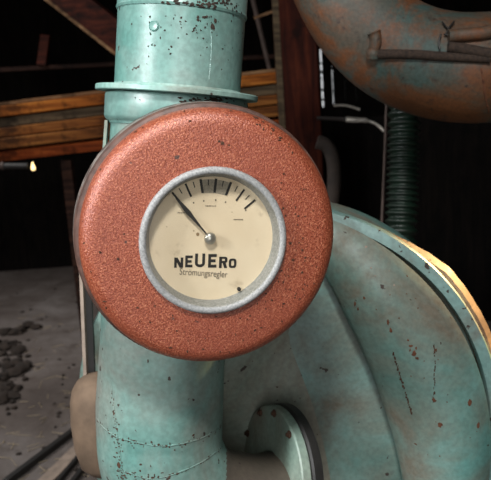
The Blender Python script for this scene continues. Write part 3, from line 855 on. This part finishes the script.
# ------------------------------------------------------------------ hanging weight left of lower pipe
WD = 1.16
wt = thing('hanging_weight', P(104, 478, WD), 'dusty tan rounded weight on an upright bar behind the lower pipe', 'weight')
b0 = P(106, 476, WD); t0 = P(102, 371, WD); wl = (t0 - b0).length; wa = (t0 - b0).normalized(); kk = WD / F
m = MB(); m.lathe(b0, wa, [(.0001, 0), (14 * kk, .004), (24 * kk, wl * .10), (29.5 * kk, wl * .28), (32.5 * kk, wl * .52), (32.5 * kk, wl * .72), (30 * kk, wl * .84), (25 * kk, wl * .92), (17 * kk, wl * .975), (.0001, wl)], 40)
build('weight_body', m, M['tan'], wt, angle=70)
m = MB(); m.beam(P(86.0, 378, WD), P(81.5, 268, WD + .01), .014, 3.2 * kk, upv=V((1, 0, 0))); m.beam(P(81.5, 268, WD + .01), P(98, 190, WD + .02), .014, 3.2 * kk, upv=V((1, 0, 0))); build('hanging_bar', m, M['bar_lit'], wt, smooth=False)
m = MB(); m.beam(P(91.5, 378, WD + .012), P(87, 268, WD + .022), .008, 7.5 * kk, upv=V((1, 0, 0))); m.beam(P(87, 268, WD + .022), P(104, 190, WD + .032), .008, 7.5 * kk, upv=V((1, 0, 0))); build('shaded_web', m, M['blackhole'], wt, smooth=False)  # black colour stands for the shaded side of the bar

# ------------------------------------------------------------------ floor litter
def bar(name, a, b, w, h, mat, label, cat):
    A, B = on_floor(*a) + V((0, 0, h / 2 + .002)), on_floor(*b) + V((0, 0, h / 2 + .002))
    m = MB(); m.beam(A, B, w, h); return tag(build(name, m, mat, smooth=False, bevel=.002), label, cat)
bar('iron_bar', (6, 486), (82, 428), .022, .02, M['blackhole'], 'long black iron bar lying diagonally on the floor', 'bar')
bar('iron_bar', (54, 490), (90, 446), .014, .016, M['blackhole'], 'short black bar between pale strip and tan weight', 'bar')
bar('iron_bar', (66, 494), (92, 460), .016, .016, M['blackhole'], 'short black bar closest to the lower pipe on the floor', 'bar')
bar('metal_strip', (38, 492), (88, 442), .05, .012, M['bar_lit'], 'pale worn metal strip on the floor beside black bars', 'strip')
# dirt heap
rn = random.Random(17); m = MB()
def clod(m, c, r):
    ico = bmesh.new(); bmesh.ops.create_icosphere(ico, subdivisions=2, radius=1)
    off = V((rn.random() * 50, rn.random() * 50, rn.random() * 50)); s_ = V((rn.uniform(.8, 1.4), rn.uniform(.8, 1.4), rn.uniform(.5, .9)))
    ico.verts.ensure_lookup_table()
    vs = [c + V((v.co.x * s_.x, v.co.y * s_.y, v.co.z * s_.z)) * r * (1 + .5 * noise.noise(v.co * 1.6 + off) + .35 * noise.noise(v.co * 4 + off)) for v in ico.verts]
    m.add(vs, [[v.index for v in f.verts] for f in ico.faces]); ico.free()
for i in range(105):
    y = rn.triangular(318, 425, 350); x = rn.triangular(-25, 34, 2) * (1 if y < 380 else .6)
    r_ = .008 + .024 * rn.random() ** 2; clod(m, on_floor(x, y, r_ * .4), r_)
for x, y, r_ in ((28, 325, .035), (36, 327, .025), (21, 330, .03), (8, 345, .035), (24, 366, .03), (14, 372, .035), (5, 332, .03), (10, 396, .03), (-4, 380, .04), (18, 388, .02)):
    clod(m, on_floor(x, y, r_ * .35), r_)
tag(build('dirt_heap', m, M['dirt'], angle=60), 'heap of dark dirt clods on the floor at the far left', 'dirt', kind='stuff')
m = MB()
for i in range(70):
    c = on_floor(rn.uniform(-10, 120), rn.uniform(285, 480), .002); r_ = rn.uniform(.003, .010); clod(m, c, r_)
tag(build('floor_crumbs', m, M['dirt']), 'small dark crumbs scattered over the dusty floor', 'crumbs', kind='stuff')
m = MB()
for i in range(90):
    c = on_floor(rn.uniform(-10, 110), rn.uniform(300, 480), .003); a = rn.uniform(0, 6.28); l_ = rn.uniform(.01, .04)
    dv = V((math.cos(a), math.sin(a), rn.uniform(-.02, .1))) * l_; m.tube([c - dv, c + dv], .0012, 5)
tag(build('straw_bits', m, M['straw']), 'pale straw bits scattered on the dusty floor', 'straw', kind='stuff')

# ------------------------------------------------------------------ light
def area(name, loc, to, sx, sy, e, col=(1, 1, 1)):
    ld = bpy.data.lights.new(name, 'AREA'); ld.shape = 'RECTANGLE'; ld.size = sx; ld.size_y = sy; ld.energy = e; ld.color = col
    o = bpy.data.objects.new(name, ld); COL.objects.link(o); o.location = loc
    o.rotation_euler = (V(to) - V(loc)).to_track_quat('-Z', 'Y').to_euler(); return o
area('key_daylight', (-.06, -.20, 2.2), GB, .24, .24, 29, (1, .98, .95))
area('door_daylight', (.13, YF + .05, 1.25), (0, 1, 1), .36, 2.0, 10, (1, .98, .96))
area('window_daylight', (-1.45, -.15, 1.75), GB, .3, .5, 12, (.97, .99, 1)).data.spread = math.radians(100)
area('left_floor_fill', (-2.2, 2.6, 2.6), (-1.2, 3.0, 0), .9, .9, 24, (1, .97, .95)).data.spread = math.radians(110)  # added fill for the left floor; no opening behind it
sl = bpy.data.lights.new('warm_gap_light', 'SPOT'); sl.energy = 900; sl.color = (1, .62, .26); sl.spot_size = math.radians(10); sl.spot_blend = .6; sl.shadow_soft_size = .05
so = bpy.data.objects.new('warm_gap_light', sl); COL.objects.link(so); so.location = (2.1, 2.15, 1.7)
so.rotation_euler = (P(464, 282, 1.20) - so.location).to_track_quat('-Z', 'Y').to_euler()
w = bpy.data.worlds.new('world'); sc.world = w; w.use_nodes = True
w.node_tree.nodes['Background'].inputs[0].default_value = (.95, .97, 1, 1)
w.node_tree.nodes['Background'].inputs[1].default_value = .9
sc.view_settings.view_transform = 'Standard'; sc.view_settings.look = 'None'
sc.view_settings.exposure = 0; sc.view_settings.gamma = 1; sc.view_settings.use_curve_mapping = False
